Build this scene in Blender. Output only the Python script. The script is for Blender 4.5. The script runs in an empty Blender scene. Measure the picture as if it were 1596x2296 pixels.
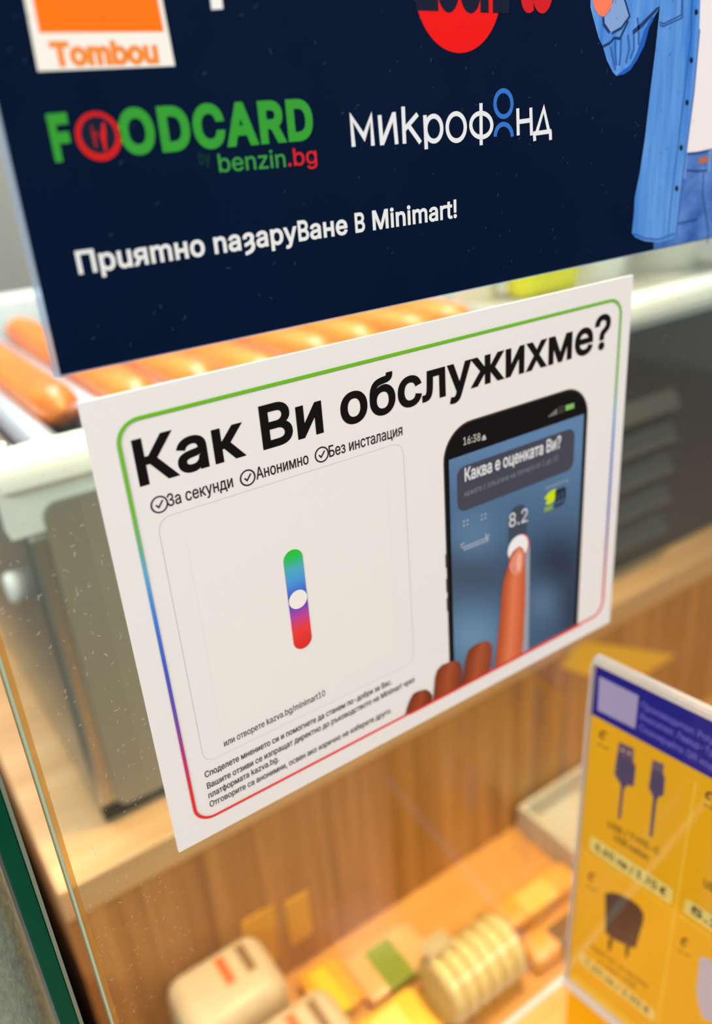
import bpy, bmesh, math, random, os
import numpy as np
from mathutils import Vector, Matrix
from mathutils.geometry import interpolate_bezier, delaunay_2d_cdt

# ------------------------------------------------------------------ camera, light, exposure
SC = bpy.context.scene
COL = SC.collection
CAM = Vector((-0.0490, -0.1984, 0.2049))
RX = Vector((0.8223, -0.5644, -0.0731)).normalized()      # image right
RY = Vector((-0.2934, -0.3103, -0.9042)).normalized()     # image down
RZ = Vector((0.4877, 0.7650, -0.4207)).normalized()       # viewing direction
FPX, CX, CY = 1829.23, 798.0, 1148.0
cam = bpy.data.objects.new('camera', bpy.data.cameras.new('camera'))
COL.objects.link(cam)
M = Matrix.Identity(4)
for i in range(3):
    M[i][0] = RX[i]; M[i][1] = -RY[i]; M[i][2] = -RZ[i]; M[i][3] = CAM[i]
cam.matrix_world = M
cam.data.sensor_fit = 'VERTICAL'; cam.data.sensor_height = 36.0
cam.data.lens = FPX / 2296 * 36.0
cam.data.clip_start = 0.005; cam.data.clip_end = 20
cam.data.dof.use_dof = True
cam.data.dof.focus_distance = 0.243
cam.data.dof.aperture_fstop = 5.6
SC.camera = cam
SC.view_settings.view_transform = 'Standard'
SC.view_settings.look = 'None'
SC.view_settings.gamma = 1.0
SC.view_settings.use_curve_mapping = False
SC.view_settings.exposure = 0.0
world = bpy.data.worlds.new('shop_air'); SC.world = world
world.use_nodes = True
world.node_tree.nodes['Background'].inputs[0].default_value = (0.95, 0.97, 1.0, 1)
world.node_tree.nodes['Background'].inputs[1].default_value = 0.30

def area_light(name, loc, target, sx, sy, power, color):
    l = bpy.data.lights.new(name, 'AREA'); l.shape = 'RECTANGLE'; l.size = sx; l.size_y = sy
    l.energy = power; l.color = color
    o = bpy.data.objects.new(name, l); COL.objects.link(o); o.location = loc
    o.rotation_euler = (Vector(target) - Vector(loc)).to_track_quat('-Z', 'Y').to_euler()
    return o
area_light('ceiling_lamp_customer_side', (-1.45, -0.9, 1.25), (0.08, 0, 0), 1.2, 0.5, 45, (1, 0.985, 0.965))
area_light('fill_light_right', (0.95, -1.35, 1.3), (0.15, 0, 0), 1.0, 0.4, 20, (1, 0.985, 0.965))  # added fill light, unseen, brightens the signs from the right
area_light('ceiling_lamp_counter_side', (0.05, 0.75, 1.35), (0.1, 0.3, 0), 0.9, 0.4, 36, (1, 0.97, 0.92))
warm = area_light('warm_goods_fill', (0.42, 0.09, 1.3), (0.18, 0.08, -0.33), 0.15, 0.15, 1.9, (1, 0.72, 0.40))  # added warm light on the goods, no such fixture seen
warm.data.spread = math.radians(40)

# ------------------------------------------------------------------ helpers
def lin(c):
    f = lambda x: x / 12.92 if x <= 0.04045 else ((x + 0.055) / 1.055) ** 2.4
    return tuple(f(x / 255.0) for x in c[:3])

MATS = {}
def mat(name, rgb, rough=0.5, metal=0.0, spec=0.5, coat=0.0, bump=0.0, bscale=200.0, vary=0.0, vscale=(30, 30, 30), rgb2=None, trans=0.0):
    if name in MATS: return MATS[name]
    m = bpy.data.materials.new(name); m.use_nodes = True
    nt = m.node_tree; b = nt.nodes['Principled BSDF']
    b.inputs['Base Color'].default_value = (*lin(rgb), 1)
    b.inputs['Roughness'].default_value = rough
    b.inputs['Metallic'].default_value = metal
    b.inputs['Specular IOR Level'].default_value = spec
    b.inputs['Coat Weight'].default_value = coat
    b.inputs['Transmission Weight'].default_value = trans
    if rgb2 or bump:
        tc = nt.nodes.new('ShaderNodeTexCoord')
        mp = nt.nodes.new('ShaderNodeMapping'); mp.inputs['Scale'].default_value = vscale
        nt.links.new(tc.outputs['Object'], mp.inputs['Vector'])
        ns = nt.nodes.new('ShaderNodeTexNoise'); ns.inputs['Scale'].default_value = 1.0
        ns.inputs['Detail'].default_value = 5; ns.inputs['Roughness'].default_value = 0.6
        nt.links.new(mp.outputs[0], ns.inputs['Vector'])
        if rgb2:
            rp = nt.nodes.new('ShaderNodeValToRGB')
            rp.color_ramp.elements[0].position = 0.32; rp.color_ramp.elements[1].position = 0.68
            rp.color_ramp.elements[0].color = (*lin(rgb), 1); rp.color_ramp.elements[1].color = (*lin(rgb2), 1)
            nt.links.new(ns.outputs['Fac'], rp.inputs[0]); nt.links.new(rp.outputs[0], b.inputs['Base Color'])
        if bump:
            bp = nt.nodes.new('ShaderNodeBump'); bp.inputs['Strength'].default_value = bump
            bp.inputs['Distance'].default_value = 0.001
            nt.links.new(ns.outputs['Fac'], bp.inputs['Height']); nt.links.new(bp.outputs[0], b.inputs['Normal'])
    MATS[name] = m
    return m

def glass_mat(name, tint=(255, 255, 255), milky=0.0, milk=(235, 235, 235), ior=1.5):
    m = bpy.data.materials.new(name); m.use_nodes = True
    nt = m.node_tree; nt.nodes.clear()
    out = nt.nodes.new('ShaderNodeOutputMaterial')
    tr = nt.nodes.new('ShaderNodeBsdfTransparent'); tr.inputs[0].default_value = (*lin(tint), 1)
    gl = nt.nodes.new('ShaderNodeBsdfGlossy'); gl.inputs['Roughness'].default_value = 0.015
    fr = nt.nodes.new('ShaderNodeFresnel')
    ge_ = nt.nodes.new('ShaderNodeNewGeometry'); mr = nt.nodes.new('ShaderNodeMapRange')   # both faces of a sheet reflect alike
    mr.inputs['To Min'].default_value = ior; mr.inputs['To Max'].default_value = 1.0 / ior
    nt.links.new(ge_.outputs['Backfacing'], mr.inputs['Value']); nt.links.new(mr.outputs[0], fr.inputs['IOR'])
    mx = nt.nodes.new('ShaderNodeMixShader')
    nt.links.new(fr.outputs[0], mx.inputs[0]); nt.links.new(tr.outputs[0], mx.inputs[1]); nt.links.new(gl.outputs[0], mx.inputs[2])
    last = mx
    if milky:
        df = nt.nodes.new('ShaderNodeBsdfDiffuse'); df.inputs[0].default_value = (*lin(milk), 1)
        m2 = nt.nodes.new('ShaderNodeMixShader'); m2.inputs[0].default_value = milky
        nt.links.new(mx.outputs[0], m2.inputs[1]); nt.links.new(df.outputs[0], m2.inputs[2]); last = m2
    nt.links.new(last.outputs[0], out.inputs[0])
    return m

def ink(rgb):
    return mat('ink_%d_%d_%d' % tuple(rgb), rgb, rough=0.6, spec=0.15)

def vcol_mat():
    if 'printed_colours' in MATS: return MATS['printed_colours']
    m = mat('printed_colours', (255, 255, 255), rough=0.6, spec=0.15)
    at = m.node_tree.nodes.new('ShaderNodeAttribute'); at.attribute_name = 'Col'
    m.node_tree.links.new(at.outputs['Color'], m.node_tree.nodes['Principled BSDF'].inputs['Base Color'])
    return m

def tag(o, label=None, cat=None, group=None, kind=None):
    if label: o['label'] = label
    if cat: o['category'] = cat
    if group: o['group'] = group
    if kind: o['kind'] = kind
    return o

def empty(name, loc, label, cat, group=None):
    o = bpy.data.objects.new(name, None); COL.objects.link(o); o.location = loc
    o.empty_display_size = 0.02
    return tag(o, label, cat, group)

def root_loc(o):      # parts keep world coordinates in their meshes, so only top-level things are displaced
    return Vector((0, 0, 0)) if o.parent else Vector(o.location)

def link_mesh(name, me, m, parent=None, origin=None):
    o = bpy.data.objects.new(name, me); COL.objects.link(o)
    if m: me.materials.append(m)
    if parent:
        o.parent = parent
        o.matrix_parent_inverse = Matrix.Translation(-root_loc(parent))
    if origin is not None:
        me.transform(Matrix.Translation(-Vector(origin))); o.location = origin
    return o

def build(name, bm, m, parent=None, origin=None, smooth=False):
    me = bpy.data.meshes.new(name); bm.to_mesh(me); bm.free()
    if smooth:
        for p in me.polygons: p.use_smooth = True
        try: me.set_sharp_from_angle(angle=math.radians(40))
        except Exception: pass
    return link_mesh(name, me, m, parent, origin)

def box(lo, hi, bev=0.0, seg=2, bm=None):
    b = bmesh.new()
    r = bmesh.ops.create_cube(b, size=1)
    lo, hi = Vector(lo), Vector(hi)
    for v in r['verts']:
        v.co = Vector([(lo[i] + hi[i]) / 2 + v.co[i] * (hi[i] - lo[i]) for i in range(3)])
    if bev: bmesh.ops.bevel(b, geom=b.edges[:], offset=bev, segments=seg, affect='EDGES', profile=0.5)
    if bm is None: return b
    me = bpy.data.meshes.new('t'); b.to_mesh(me); b.free(); bm.from_mesh(me); bpy.data.meshes.remove(me)
    return bm

def lathe(profile, center, axis='Z', seg=32, bm=None):
    """profile: list of (radius, height) along the axis; capped where radius is 0"""
    bm = bm or bmesh.new()
    rings = []
    for r, h in profile:
        ring = []
        for k in range(seg if r > 1e-7 else 1):
            a = 2 * math.pi * k / seg
            p = (r * math.cos(a), r * math.sin(a), h)
            if axis == 'Y': p = (p[0], p[2], p[1])
            if axis == 'X': p = (p[2], p[0], p[1])
            ring.append(bm.verts.new(Vector(p) + Vector(center)))
        rings.append(ring)
    for a, b in zip(rings, rings[1:]):
        for k in range(seg):
            q = [a[k % len(a)], a[(k + 1) % len(a)], b[(k + 1) % len(b)], b[k % len(b)]]
            q = [v for i, v in enumerate(q) if v not in q[:i]]
            if len(q) > 2: bm.faces.new(q)
    for ring in (rings[0], rings[-1]):
        if len(ring) > 1: bm.faces.new(ring)
    bmesh.ops.recalc_face_normals(bm, faces=bm.faces[:])
    return bm

def prism(profile, x0, x1, axis='X'):
    """profile of (y,z) swept along x (or (x,z) along y)"""
    bm = bmesh.new()
    f = (lambda t, p: (t, p[0], p[1])) if axis == 'X' else ((lambda t, p: (p[0], t, p[1])) if axis == 'Y' else (lambda t, p: (p[0], p[1], t)))
    A = [bm.verts.new(f(x0, p)) for p in profile]; B = [bm.verts.new(f(x1, p)) for p in profile]
    n = len(profile)
    for i in range(n): bm.faces.new((A[i], A[(i + 1) % n], B[(i + 1) % n], B[i]))
    bm.faces.new(A); bm.faces.new(B)
    bmesh.ops.recalc_face_normals(bm, faces=bm.faces[:])
    return bm

def ray(u, v):
    return (RX * ((u - CX) / FPX) + RY * ((v - CY) / FPX) + RZ)

class Plane:
    """a flat sheet in the scene; image measurements of what is printed on it become coordinates on it"""
    def __init__(s, o, ex, ey):
        s.o = Vector(o); s.ex = Vector(ex).normalized(); s.ey = Vector(ey); s.ey = (s.ey - s.ex * s.ey.dot(s.ex)).normalized()
        s.n = s.ex.cross(s.ey)
        if s.n.dot(CAM - s.o) < 0: s.n = -s.n
    def ab(s, u, v):
        d = ray(u, v); k = (s.o - CAM).dot(s.n) / d.dot(s.n); p = CAM + d * k - s.o
        return Vector((p.dot(s.ex), p.dot(s.ey)))
    def p3(s, a, b, k=0):
        return s.o + s.ex * a + s.ey * b + s.n * (0.00005 * k)

def area2(p): return sum(a[0] * b[1] - b[0] * a[1] for a, b in zip(p, p[1:] + p[:1])) / 2

def wind(q, cs):
    w = np.zeros(len(q))
    for p in cs:
        P = np.array([(v[0], v[1]) for v in p]); Q = np.roll(P, -1, 0)
        for a, b in zip(P, Q):
            left = (b[0] - a[0]) * (q[:, 1] - a[1]) - (q[:, 0] - a[0]) * (b[1] - a[1])
            w += ((a[1] <= q[:, 1]) & (b[1] > q[:, 1]) & (left > 0)).astype(int) - ((a[1] > q[:, 1]) & (b[1] <= q[:, 1]) & (left < 0)).astype(int)
    return w

def fill(cs, eps=1e-6):
    V = []; E = []
    for p in cs:
        b = len(V); V += [Vector(v) for v in p]; E += [(b + i, b + (i + 1) % len(p)) for i in range(len(p))]
    ov, _, of, _, _, _ = delaunay_2d_cdt(V, E, [], 0, eps)
    A = np.array([(v.x, v.y) for v in ov]); w = wind(A[np.array(of)].mean(1), cs)
    return ov, [f for f, k in zip(of, w) if abs(k) > 0.5]

def sheet_mesh(name, pl, V, F, k, m, parent):
    me = bpy.data.meshes.new(name)
    co = [pl.p3(v[0], v[1], k) for v in V]
    F2 = []
    for f in F:
        a, b, c = co[f[0]], co[f[1]], co[f[2]]
        F2.append(f if (b - a).cross(c - a).dot(pl.n) > 0 else f[::-1])
    me.from_pydata(co, [], F2)
    return link_mesh(name, me, m, parent)

def flat(name, pl, px, rgb, k, parent, m=None, raw=False):
    pts = [Vector(p) if raw else pl.ab(*p) for p in px]
    if area2(pts) < 0: pts = pts[::-1]
    V, F = fill([pts], 1e-7)
    return sheet_mesh(name, pl, V, F, k, m or ink(rgb), parent)

def ribbon_geo(pts, w, closed=False):
    n = len(pts); L = []; Rr = []
    for i in range(n):
        if closed: a, b = pts[i - 1], pts[(i + 1) % n]
        else: a, b = pts[max(i - 1, 0)], pts[min(i + 1, n - 1)]
        if closed or 0 < i < n - 1:
            t1 = (pts[i] - a).normalized(); t2 = (b - pts[i]).normalized()
            n1 = Vector((-t1.y, t1.x)); n2 = Vector((-t2.y, t2.x)); mm = n1 + n2
            mm = mm.normalized() if mm.length > 1e-6 else n1
            nn = mm / max(0.5, mm.dot(n1))
        else:
            t = (b - a).normalized(); nn = Vector((-t.y, t.x))
        L.append(pts[i] + nn * w / 2); Rr.append(pts[i] - nn * w / 2)
    V = L + Rr; F = []
    for i in range(n if closed else n - 1):
        j = (i + 1) % n
        F += [[i, j, n + j], [i, n + j, n + i]]
    return V, F

def ribbons(name, pl, lines, w, rgb, k, parent, colfn=None, closed=False, raw=False):
    V = []; F = []; cs = []
    for l in lines:
        pts = [Vector(p) if raw else pl.ab(*p) for p in l]; n = len(pts)
        v, f = ribbon_geo(pts, w, closed); b = len(V)
        V += v; F += [[b + i for i in t] for t in f]
        if closed:
            A, B = v[:n], v[n:]
            if abs(area2(A)) < abs(area2(B)): A, B = B, A
            cs += [A if area2(A) > 0 else A[::-1], B if area2(B) < 0 else B[::-1]]
        else:
            A = v[:n] + v[n:][::-1]; cs.append(A if area2(A) > 0 else A[::-1])
    if not colfn: V, F = fill(cs, 1e-7)          # overlapping strokes become one flat shape
    o = sheet_mesh(name, pl, V, F, k, vcol_mat() if colfn else ink(rgb), parent)
    if colfn: paint(o, [colfn(v) for v in V])
    return o

def paint(o, cols):
    at = o.data.color_attributes.new('Col', 'FLOAT_COLOR', 'POINT')
    for i, c in enumerate(cols): at.data[i].color = (*lin(c), 1)

def ell(cx, cy, rx, ry, a0=0, a1=360, n=28, tilt=0):
    r = []
    full = abs(a1 - a0) >= 360
    for i in range(n if full else n + 1):
        a = math.radians(a0 + (a1 - a0) * i / n); x, y = rx * math.cos(a), ry * math.sin(a)
        c, s = math.cos(math.radians(tilt)), math.sin(math.radians(tilt))
        r.append((cx + x * c - y * s, cy + x * s + y * c))
    return r

def rrect(a0, b0, a1, b1, r, n=6):
    p = []
    for (cx, cy, s) in ((a1 - r, b1 - r, 0), (a0 + r, b1 - r, 90), (a0 + r, b0 + r, 180), (a1 - r, b0 + r, 270)):
        for i in range(n + 1):
            t = math.radians(s + 90 * i / n); p.append((cx + r * math.cos(t), cy + r * math.sin(t)))
    return p

def crop(ox, oy, s):
    return lambda pts: [(ox + x / s, oy + y / s) for x, y in pts]

def lerp(a, b, t):
    t = min(1, max(0, t)); return tuple(a[i] + (b[i] - a[i]) * t for i in range(3))

def ramp(stops, t):
    for (t0, c0), (t1, c1) in zip(stops, stops[1:]):
        if t <= t1: return lerp(c0, c1, (t - t0) / (t1 - t0))
    return stops[-1][1]

# ---- lettering: outlines of Blender's own interface typeface, thickened and filled as flat ink
try:
    FONT = bpy.data.fonts.load(os.path.join(bpy.utils.system_resource('DATAFILES', path='fonts'), 'Inter.woff2'))
except Exception:
    FONT = None
def contours(tx, k=4):
    c = bpy.data.curves.new('t', 'FONT'); c.body = tx
    if FONT: c.font = FONT
    ob = bpy.data.objects.new('t', c); COL.objects.link(ob)
    dg = bpy.context.evaluated_depsgraph_get()
    out = []
    for sp in ob.to_curve(dg).splines:
        p = []; bp = sp.bezier_points; n = len(bp)
        for i in range(n):
            a, b = bp[i], bp[(i + 1) % n]; ch = b.co - a.co
            if abs(ch.cross(a.handle_right - a.co).z) + abs(ch.cross(b.handle_left - b.co).z) < 1e-5: p.append(a.co.to_2d())
            else: p += [q.to_2d() for q in interpolate_bezier(a.co, a.handle_right, b.handle_left, b.co, k + 1)[:-1]]
        q = [v for i, v in enumerate(p) if (v - p[i - 1]).length > 1e-5]
        if len(q) > 2: out.append(q)
    ob.to_curve_clear(); bpy.data.objects.remove(ob); bpy.data.curves.remove(c)
    return out
def grow(p, d):
    r = []; n = len(p)
    for i in range(n):
        a = (p[i] - p[i - 1]).normalized(); b = (p[(i + 1) % n] - p[i]).normalized()
        na = Vector((a.y, -a.x)); mm = na + Vector((b.y, -b.x))
        mm = mm.normalized() if mm.length > 1e-6 else na
        r.append(p[i] + mm * d / max(0.45, mm.dot(na)))
    return r
GLY = {}
HX = max(v.x for p in contours('H', 1) for v in p)
CAPH = max(v.y for p in contours('H', 1) for v in p)
def glyph(ch, d):
    if (ch, d) not in GLY:
        cs = contours(ch); adv = max(v.x for p in contours(ch + 'H', 1) for v in p) - HX
        if cs:
            sg = sum(area2(p) for p in cs) > 0
            cs = [grow(p if sg else p[::-1], d) for p in cs]
            V = []; E = []
            for p in cs:
                b = len(V); V += p; E += [(b + i, b + (i + 1) % len(p)) for i in range(len(p))]
            ov, _, of, _, _, _ = delaunay_2d_cdt(V, E, [], 0, 1e-6)
            A = np.array([(v.x, v.y) for v in ov]); w = wind(A[np.array(of)].mean(1), cs)
            GLY[ch, d] = ([v.copy() for v in ov], [list(f) for f, q in zip(of, w) if q > 0.5], adv)
        else: GLY[ch, d] = ([], [], adv)
    return GLY[ch, d]
def text(pl, tx, start, end, cap, rgb, k, parent, w=0.0, track=0.0, name='lettering', raw=False, squeeze=()):
    """tx from start to end (image measurements of the baseline), capitals cap metres tall or reaching the measured point cap"""
    P0 = Vector(start) if raw else pl.ab(*start); P1 = Vector(end) if raw else pl.ab(*end)
    V = []; F = []; x = 0
    for ch in tx:
        sq = 0.82 if ch in squeeze else 1.0
        v, f, a = glyph(ch, w); b = len(V)
        V += [Vector((q.x * sq + x, q.y)) for q in v]; F += [[b + i for i in t] for t in f]; x += a * sq + track
    x0 = min(v.x for v in V); x1 = max(v.x for v in V)
    D = P1 - P0; sx = D.length / (x1 - x0); d = D.normalized(); up = Vector((0, 1)) if not raw else Vector((-d.y, d.x))
    if not isinstance(cap, float): cap = (pl.ab(*cap) - P0).y
    sy = cap / CAPH
    W = [P0 + d * ((v.x - x0) * sx) + up * (v.y * sy) for v in V]
    return sheet_mesh(name, pl, W, F, k, ink(rgb), parent)

# ------------------------------------------------------------------ materials
steel = mat('brushed_steel', (176, 172, 162), rough=0.34, metal=0.85, bump=0.05, vscale=(8, 8, 400))
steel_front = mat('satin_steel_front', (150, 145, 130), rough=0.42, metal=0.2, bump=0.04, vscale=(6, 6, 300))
rim_lit = mat('lit_rim_white', (244, 246, 240), rough=0.35, metal=0.0)  # strong light on the steel rims put into their white colour
roller_steel = mat('chrome_roller', (216, 222, 244), rough=0.28, metal=0.75)
dark_refl_steel = mat('dark_reflecting_steel', (58, 57, 60), rough=0.45)  # grill steel with its dark reflection put into the colour
louver_lit = mat('lit_louver_steel', (84, 80, 76), rough=0.4)  # lighter than the panel: light caught by the louvers put into colour
black = mat('black_plastic', (10, 10, 11), rough=0.5)
wood_panel = mat('oak_panel', (138, 84, 40), rgb2=(192, 132, 74), rough=0.45, vscale=(95, 95, 3))
wood_top = mat('oak_top', (190, 146, 98), rgb2=(212, 170, 122), rough=0.4, vscale=(3, 45, 45))
wood_low = mat('oak_low_counter', (186, 122, 58), rgb2=(210, 148, 80), rough=0.4, vscale=(3, 45, 45))
paper = mat('white_board', (229, 226, 222), rough=0.5, spec=0.2)
navy_print = mat('navy_print', (1, 17, 42), rough=0.6, spec=0.04, rgb2=(3, 21, 48), vscale=(12, 12, 12))
pane_mat = glass_mat('clear_glass', (246, 251, 248))
acrylic = glass_mat('clear_acrylic', (252, 252, 252))
acrylic_edge = glass_mat('acrylic_edge', (240, 240, 240), 0.55, (225, 220, 212))

# ------------------------------------------------------------------ the setting
def struct(name, bm, m, label, cat, origin=None):
    return tag(build(name, bm, m, None, origin), label, cat, kind='structure')
struct('floor', box((-3, -3, -1.2), (4, 2.2, -1.13)), mat('floor_tile', (150, 146, 140), rough=0.4), 'grey shop floor under both counters', 'floor')
struct('wall_back', box((-3, 1.1, -1.13), (4, 1.2, 1.6)), mat('grey_wall', (140, 138, 134), rough=0.55, rgb2=(160, 158, 154), vscale=(14, 1, 0.4)), 'plain grey wall behind the sausage grill', 'wall')

# lower wooden counter that carries the goods and the acrylic stand
lc = empty('lower_counter', (0.4, 0.1, -1.13), 'light wooden counter that carries the goods and the yellow price stand', 'counter')
build('counter_top', box((-0.028, -0.32, -0.36), (1.3, 0.1728, -0.335), 0.002), wood_low, lc)
build('counter_front', box((-0.02, -0.30, -1.13), (1.28, 0.15, -0.36)), wood_panel, lc)
# upper wooden counter under the grill
uc = empty('back_counter', (0.4, 0.45, -1.13), 'wooden back counter with pale top and vertically grained front under the grill', 'counter')
build('counter_top', box((-0.027, 0.170, -0.184), (1.3, 0.85, -0.160), 0.0015), wood_top, uc)
build('front_panel', box((-0.0268, 0.173, -0.70), (1.3, 0.190, -0.184)), wood_panel, uc)
build('side_panel', box((-0.0268, 0.190, -1.13), (-0.010, 0.85, -0.184)), wood_panel, uc)
build('back_panel', box((-0.010, 0.83, -1.13), (1.3, 0.85, -0.184)), wood_panel, uc)

# ------------------------------------------------------------------ roller grill
gr = empty('roller_grill', (0.5, 0.41, -0.160), 'stainless sausage roller grill with louvered front standing on the wooden back counter', 'grill')
GX0, GX1, GY0, GY1 = 0.010, 1.05, 0.203, 0.64
build('body', box((GX0, GY0, -0.150), (GX1, GY1, 0.034), 0.004), steel, gr)
for x, y in ((0.05, 0.225), (1.0, 0.225), (0.05, 0.61), (1.0, 0.61)):
    build('foot', box((x - 0.02, y - 0.014, -0.160), (x + 0.02, y + 0.014, -0.150)), black, gr)
build('base_strip', box((GX0 + 0.002, 0.2035, -0.1585), (GX1, 0.21, -0.150)), black, gr)
def front_plate(x0, x1, z0, z1, r, y0, y1):
    bm = bmesh.new(); pr = rrect(x0, z0, x1, z1, r)
    A = [bm.verts.new((p[0], y0, p[1])) for p in pr]; B = [bm.verts.new((p[0], y1, p[1])) for p in pr]; n = len(pr)
    for i in range(n): bm.faces.new((A[i], A[(i + 1) % n], B[(i + 1) % n], B[i]))
    bm.faces.new(A); bm.faces.new(B); bmesh.ops.recalc_face_normals(bm, faces=bm.faces[:])
    return bm
build('front_panel', front_plate(0.0205, 0.335, -0.150, 0.0485, 0.008, 0.1995, 0.2035), steel_front, gr)  # one steel front in two tones, for its bright and dark reflections
vp = build('vented_panel', front_plate(0.338, 1.04, -0.152, 0.0535, 0.004, 0.1995, 0.2035), dark_refl_steel, gr)
vp['label'] = 'louvered steel front panel, dark reflection put into its colour'
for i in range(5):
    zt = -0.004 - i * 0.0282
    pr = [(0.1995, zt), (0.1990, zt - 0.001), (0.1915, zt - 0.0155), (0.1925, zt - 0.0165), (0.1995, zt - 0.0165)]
    build('louver', prism(pr, 0.40, 0.524), louver_lit, vp)
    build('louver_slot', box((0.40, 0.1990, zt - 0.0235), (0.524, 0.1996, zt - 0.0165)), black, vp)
rimp = [(0.203, 0.0585), (0.1975, 0.0605), (0.1975, 0.066), (0.2003, 0.0735), (0.2050, 0.0770), (0.2130, 0.0778), (0.2180, 0.076), (0.2190, 0.034), (0.203, 0.034)]
build('front_rim', prism(rimp, GX0 - 0.006, GX1), rim_lit, gr, smooth=True)
build('side_rim', box((GX0 - 0.006, 0.2195, 0.034), (GX0 + 0.008, 0.62, 0.078), 0.003), steel, gr)
build('rear_rim', box((GX0 - 0.006, 0.62, 0.034), (GX1, 0.645, 0.091), 0.004), rim_lit, gr)
build('drip_tray', box((GX0 + 0.01, 0.2195, 0.034), (0.372, 0.618, 0.040)), mat('tray_steel', (120, 118, 116), rough=0.35, metal=0.6), gr)
deck = build('deck_plate', box((0.374, 0.2195, 0.034), (GX1, 0.619, 0.0785), 0.002), mat('pale_deck', (176, 176, 166), rough=0.35, metal=0.25), gr)
ROLL_X = [0.037, 0.078, 0.118, 0.158, 0.2015, 0.2405, 0.280, 0.318, 0.356]
for x in ROLL_X:
    pr = [(0, 0.226), (0.0085, 0.226), (0.0105, 0.229), (0.0105, 0.606), (0.0085, 0.609), (0, 0.609)]
    build('roller', lathe(pr, (x, 0, 0.0625), 'Y', 24), roller_steel, gr, smooth=True)
build('roller_rail', box((GX0 + 0.012, 0.2205, 0.041), (0.368, 0.2255, 0.070)), mat('rail_dark', (44, 44, 46), rough=0.4, metal=0.5), gr)
kb = build('side_reflection', lathe([(0, 0), (0.009, 0), (0.010, -0.002), (0.0095, -0.005), (0.007, -0.0065), (0, -0.0065)], (GX0, 0.280, -0.028), 'X', 24), mat('reflection_white', (235, 235, 232), rough=0.3), gr, smooth=True)  # white reflection on the steel side, built as a small disc

sausage_skin = mat('grilled_sausage', (214, 98, 26), rgb2=(238, 142, 52), rough=0.42, spec=0.45, coat=0.12, vscale=(60, 9, 60), bump=0.15)
def make_sausage(x, y0, y1, z, r, bend):
    bm = bmesh.new(); prof = []
    n = 22; L = y1 - y0; seg = 20; rings = []
    for i in range(n + 1):
        t = i / n; d = min(t, 1 - t) * L
        rr = r * math.sqrt(max(0.0, 1 - (1 - min(1, d / (r * 1.5))) ** 2)); rr = max(rr, 0.0018)
        cx = bend * (math.sin(math.pi * t) - 0.5); ring = []
        for k in range(seg):
            a = 2 * math.pi * k / seg
            ring.append(bm.verts.new((cx + rr * math.cos(a), y0 + L * t, rr * math.sin(a))))
        rings.append(ring)
    for a, b in zip(rings, rings[1:]):
        for k in range(seg): bm.faces.new((a[k], a[(k + 1) % seg], b[(k + 1) % seg], b[k]))
    bm.faces.new(rings[0]); bm.faces.new(rings[-1])
    bmesh.ops.recalc_face_normals(bm, faces=bm.faces[:])
    o = build('grilled_sausage', bm, sausage_skin, smooth=True)
    o.location = (x, 0, z)
    return o
ORD = ['first', 'second', 'third', 'fourth', 'fifth', 'sixth', 'seventh', 'eighth']
for i in range(8):
    x = (ROLL_X[i] + ROLL_X[i + 1]) / 2; h = (ROLL_X[i + 1] - ROLL_X[i]) / 2
    r = 0.0130; z = 0.0625 + math.sqrt((r + 0.0105) ** 2 - h * h)
    y0 = 0.268 if i == 0 else 0.232 + 0.004 * (i % 3)
    o = make_sausage(x, y0, y0 + (0.235 if i == 0 else 0.305), z, r, 0.0016 * (1 if i % 2 else -1))
    tag(o, '%s orange-brown grilled sausage from the left end of the roller grill' % ORD[i], 'sausage', 'sausages on the roller grill')

# things standing on the deck of the grill, past the sausages
def tub(x, y, z, r, h, m, label, lidm=None):
    t = empty('food_tub', (x, y, z), label, 'tub')
    build('cup', lathe([(0, 0), (r * 0.82, 0), (r * 0.86, 0.002), (r, h - 0.004), (r * 1.05, h - 0.003), (r * 1.05, h), (r * 0.96, h), (r * 0.94, h - 0.006), (r * 0.8, 0.004), (0, 0.004)], (x, y, z), 'Z', 32), m, t, smooth=True)
    if lidm: build('lid', lathe([(0, h + 0.004), (r * 0.9, h + 0.004), (r * 1.04, h + 0.002), (r * 1.06, h - 0.004), (r * 1.0, h - 0.004), (r * 1.0, h), (0, h)][::-1], (x, y, z), 'Z', 32), lidm, t, smooth=True)
    return t
cream = mat('cream_plastic', (236, 228, 206), rough=0.4)
whitep = mat('white_plastic', (236, 236, 230), rough=0.35)
tub(0.398, 0.300, 0.0785, 0.020, 0.036, cream, 'cream tub beside the last sausage on the grill deck', whitep)
yp = empty('yellow_packet', (0.440, 0.268, 0.0785), 'lime yellow packet standing on the grill deck behind the signs', 'packet')
pk = mat('lime_packet', (232, 230, 0), rough=0.4, rgb2=(212, 206, 0), vscale=(40, 40, 40))
build('pouch', box((0.409, 0.256, 0.0785), (0.470, 0.280, 0.125), 0.006, 3), pk, yp, smooth=True)
build('seal', box((0.410, 0.2665, 0.1245), (0.469, 0.2695, 0.133)), mat('packet_seal', (230, 226, 120), rough=0.3), yp)
tub(0.508, 0.274, 0.0785, 0.027, 0.040, whitep, 'white tub with lid on the grill deck beside the yellow packet', whitep)
tub(0.582, 0.268, 0.0785, 0.036, 0.036, mat('grey_white', (214, 212, 202), rough=0.3), 'open pale grey bowl farthest along the grill deck')

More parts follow.
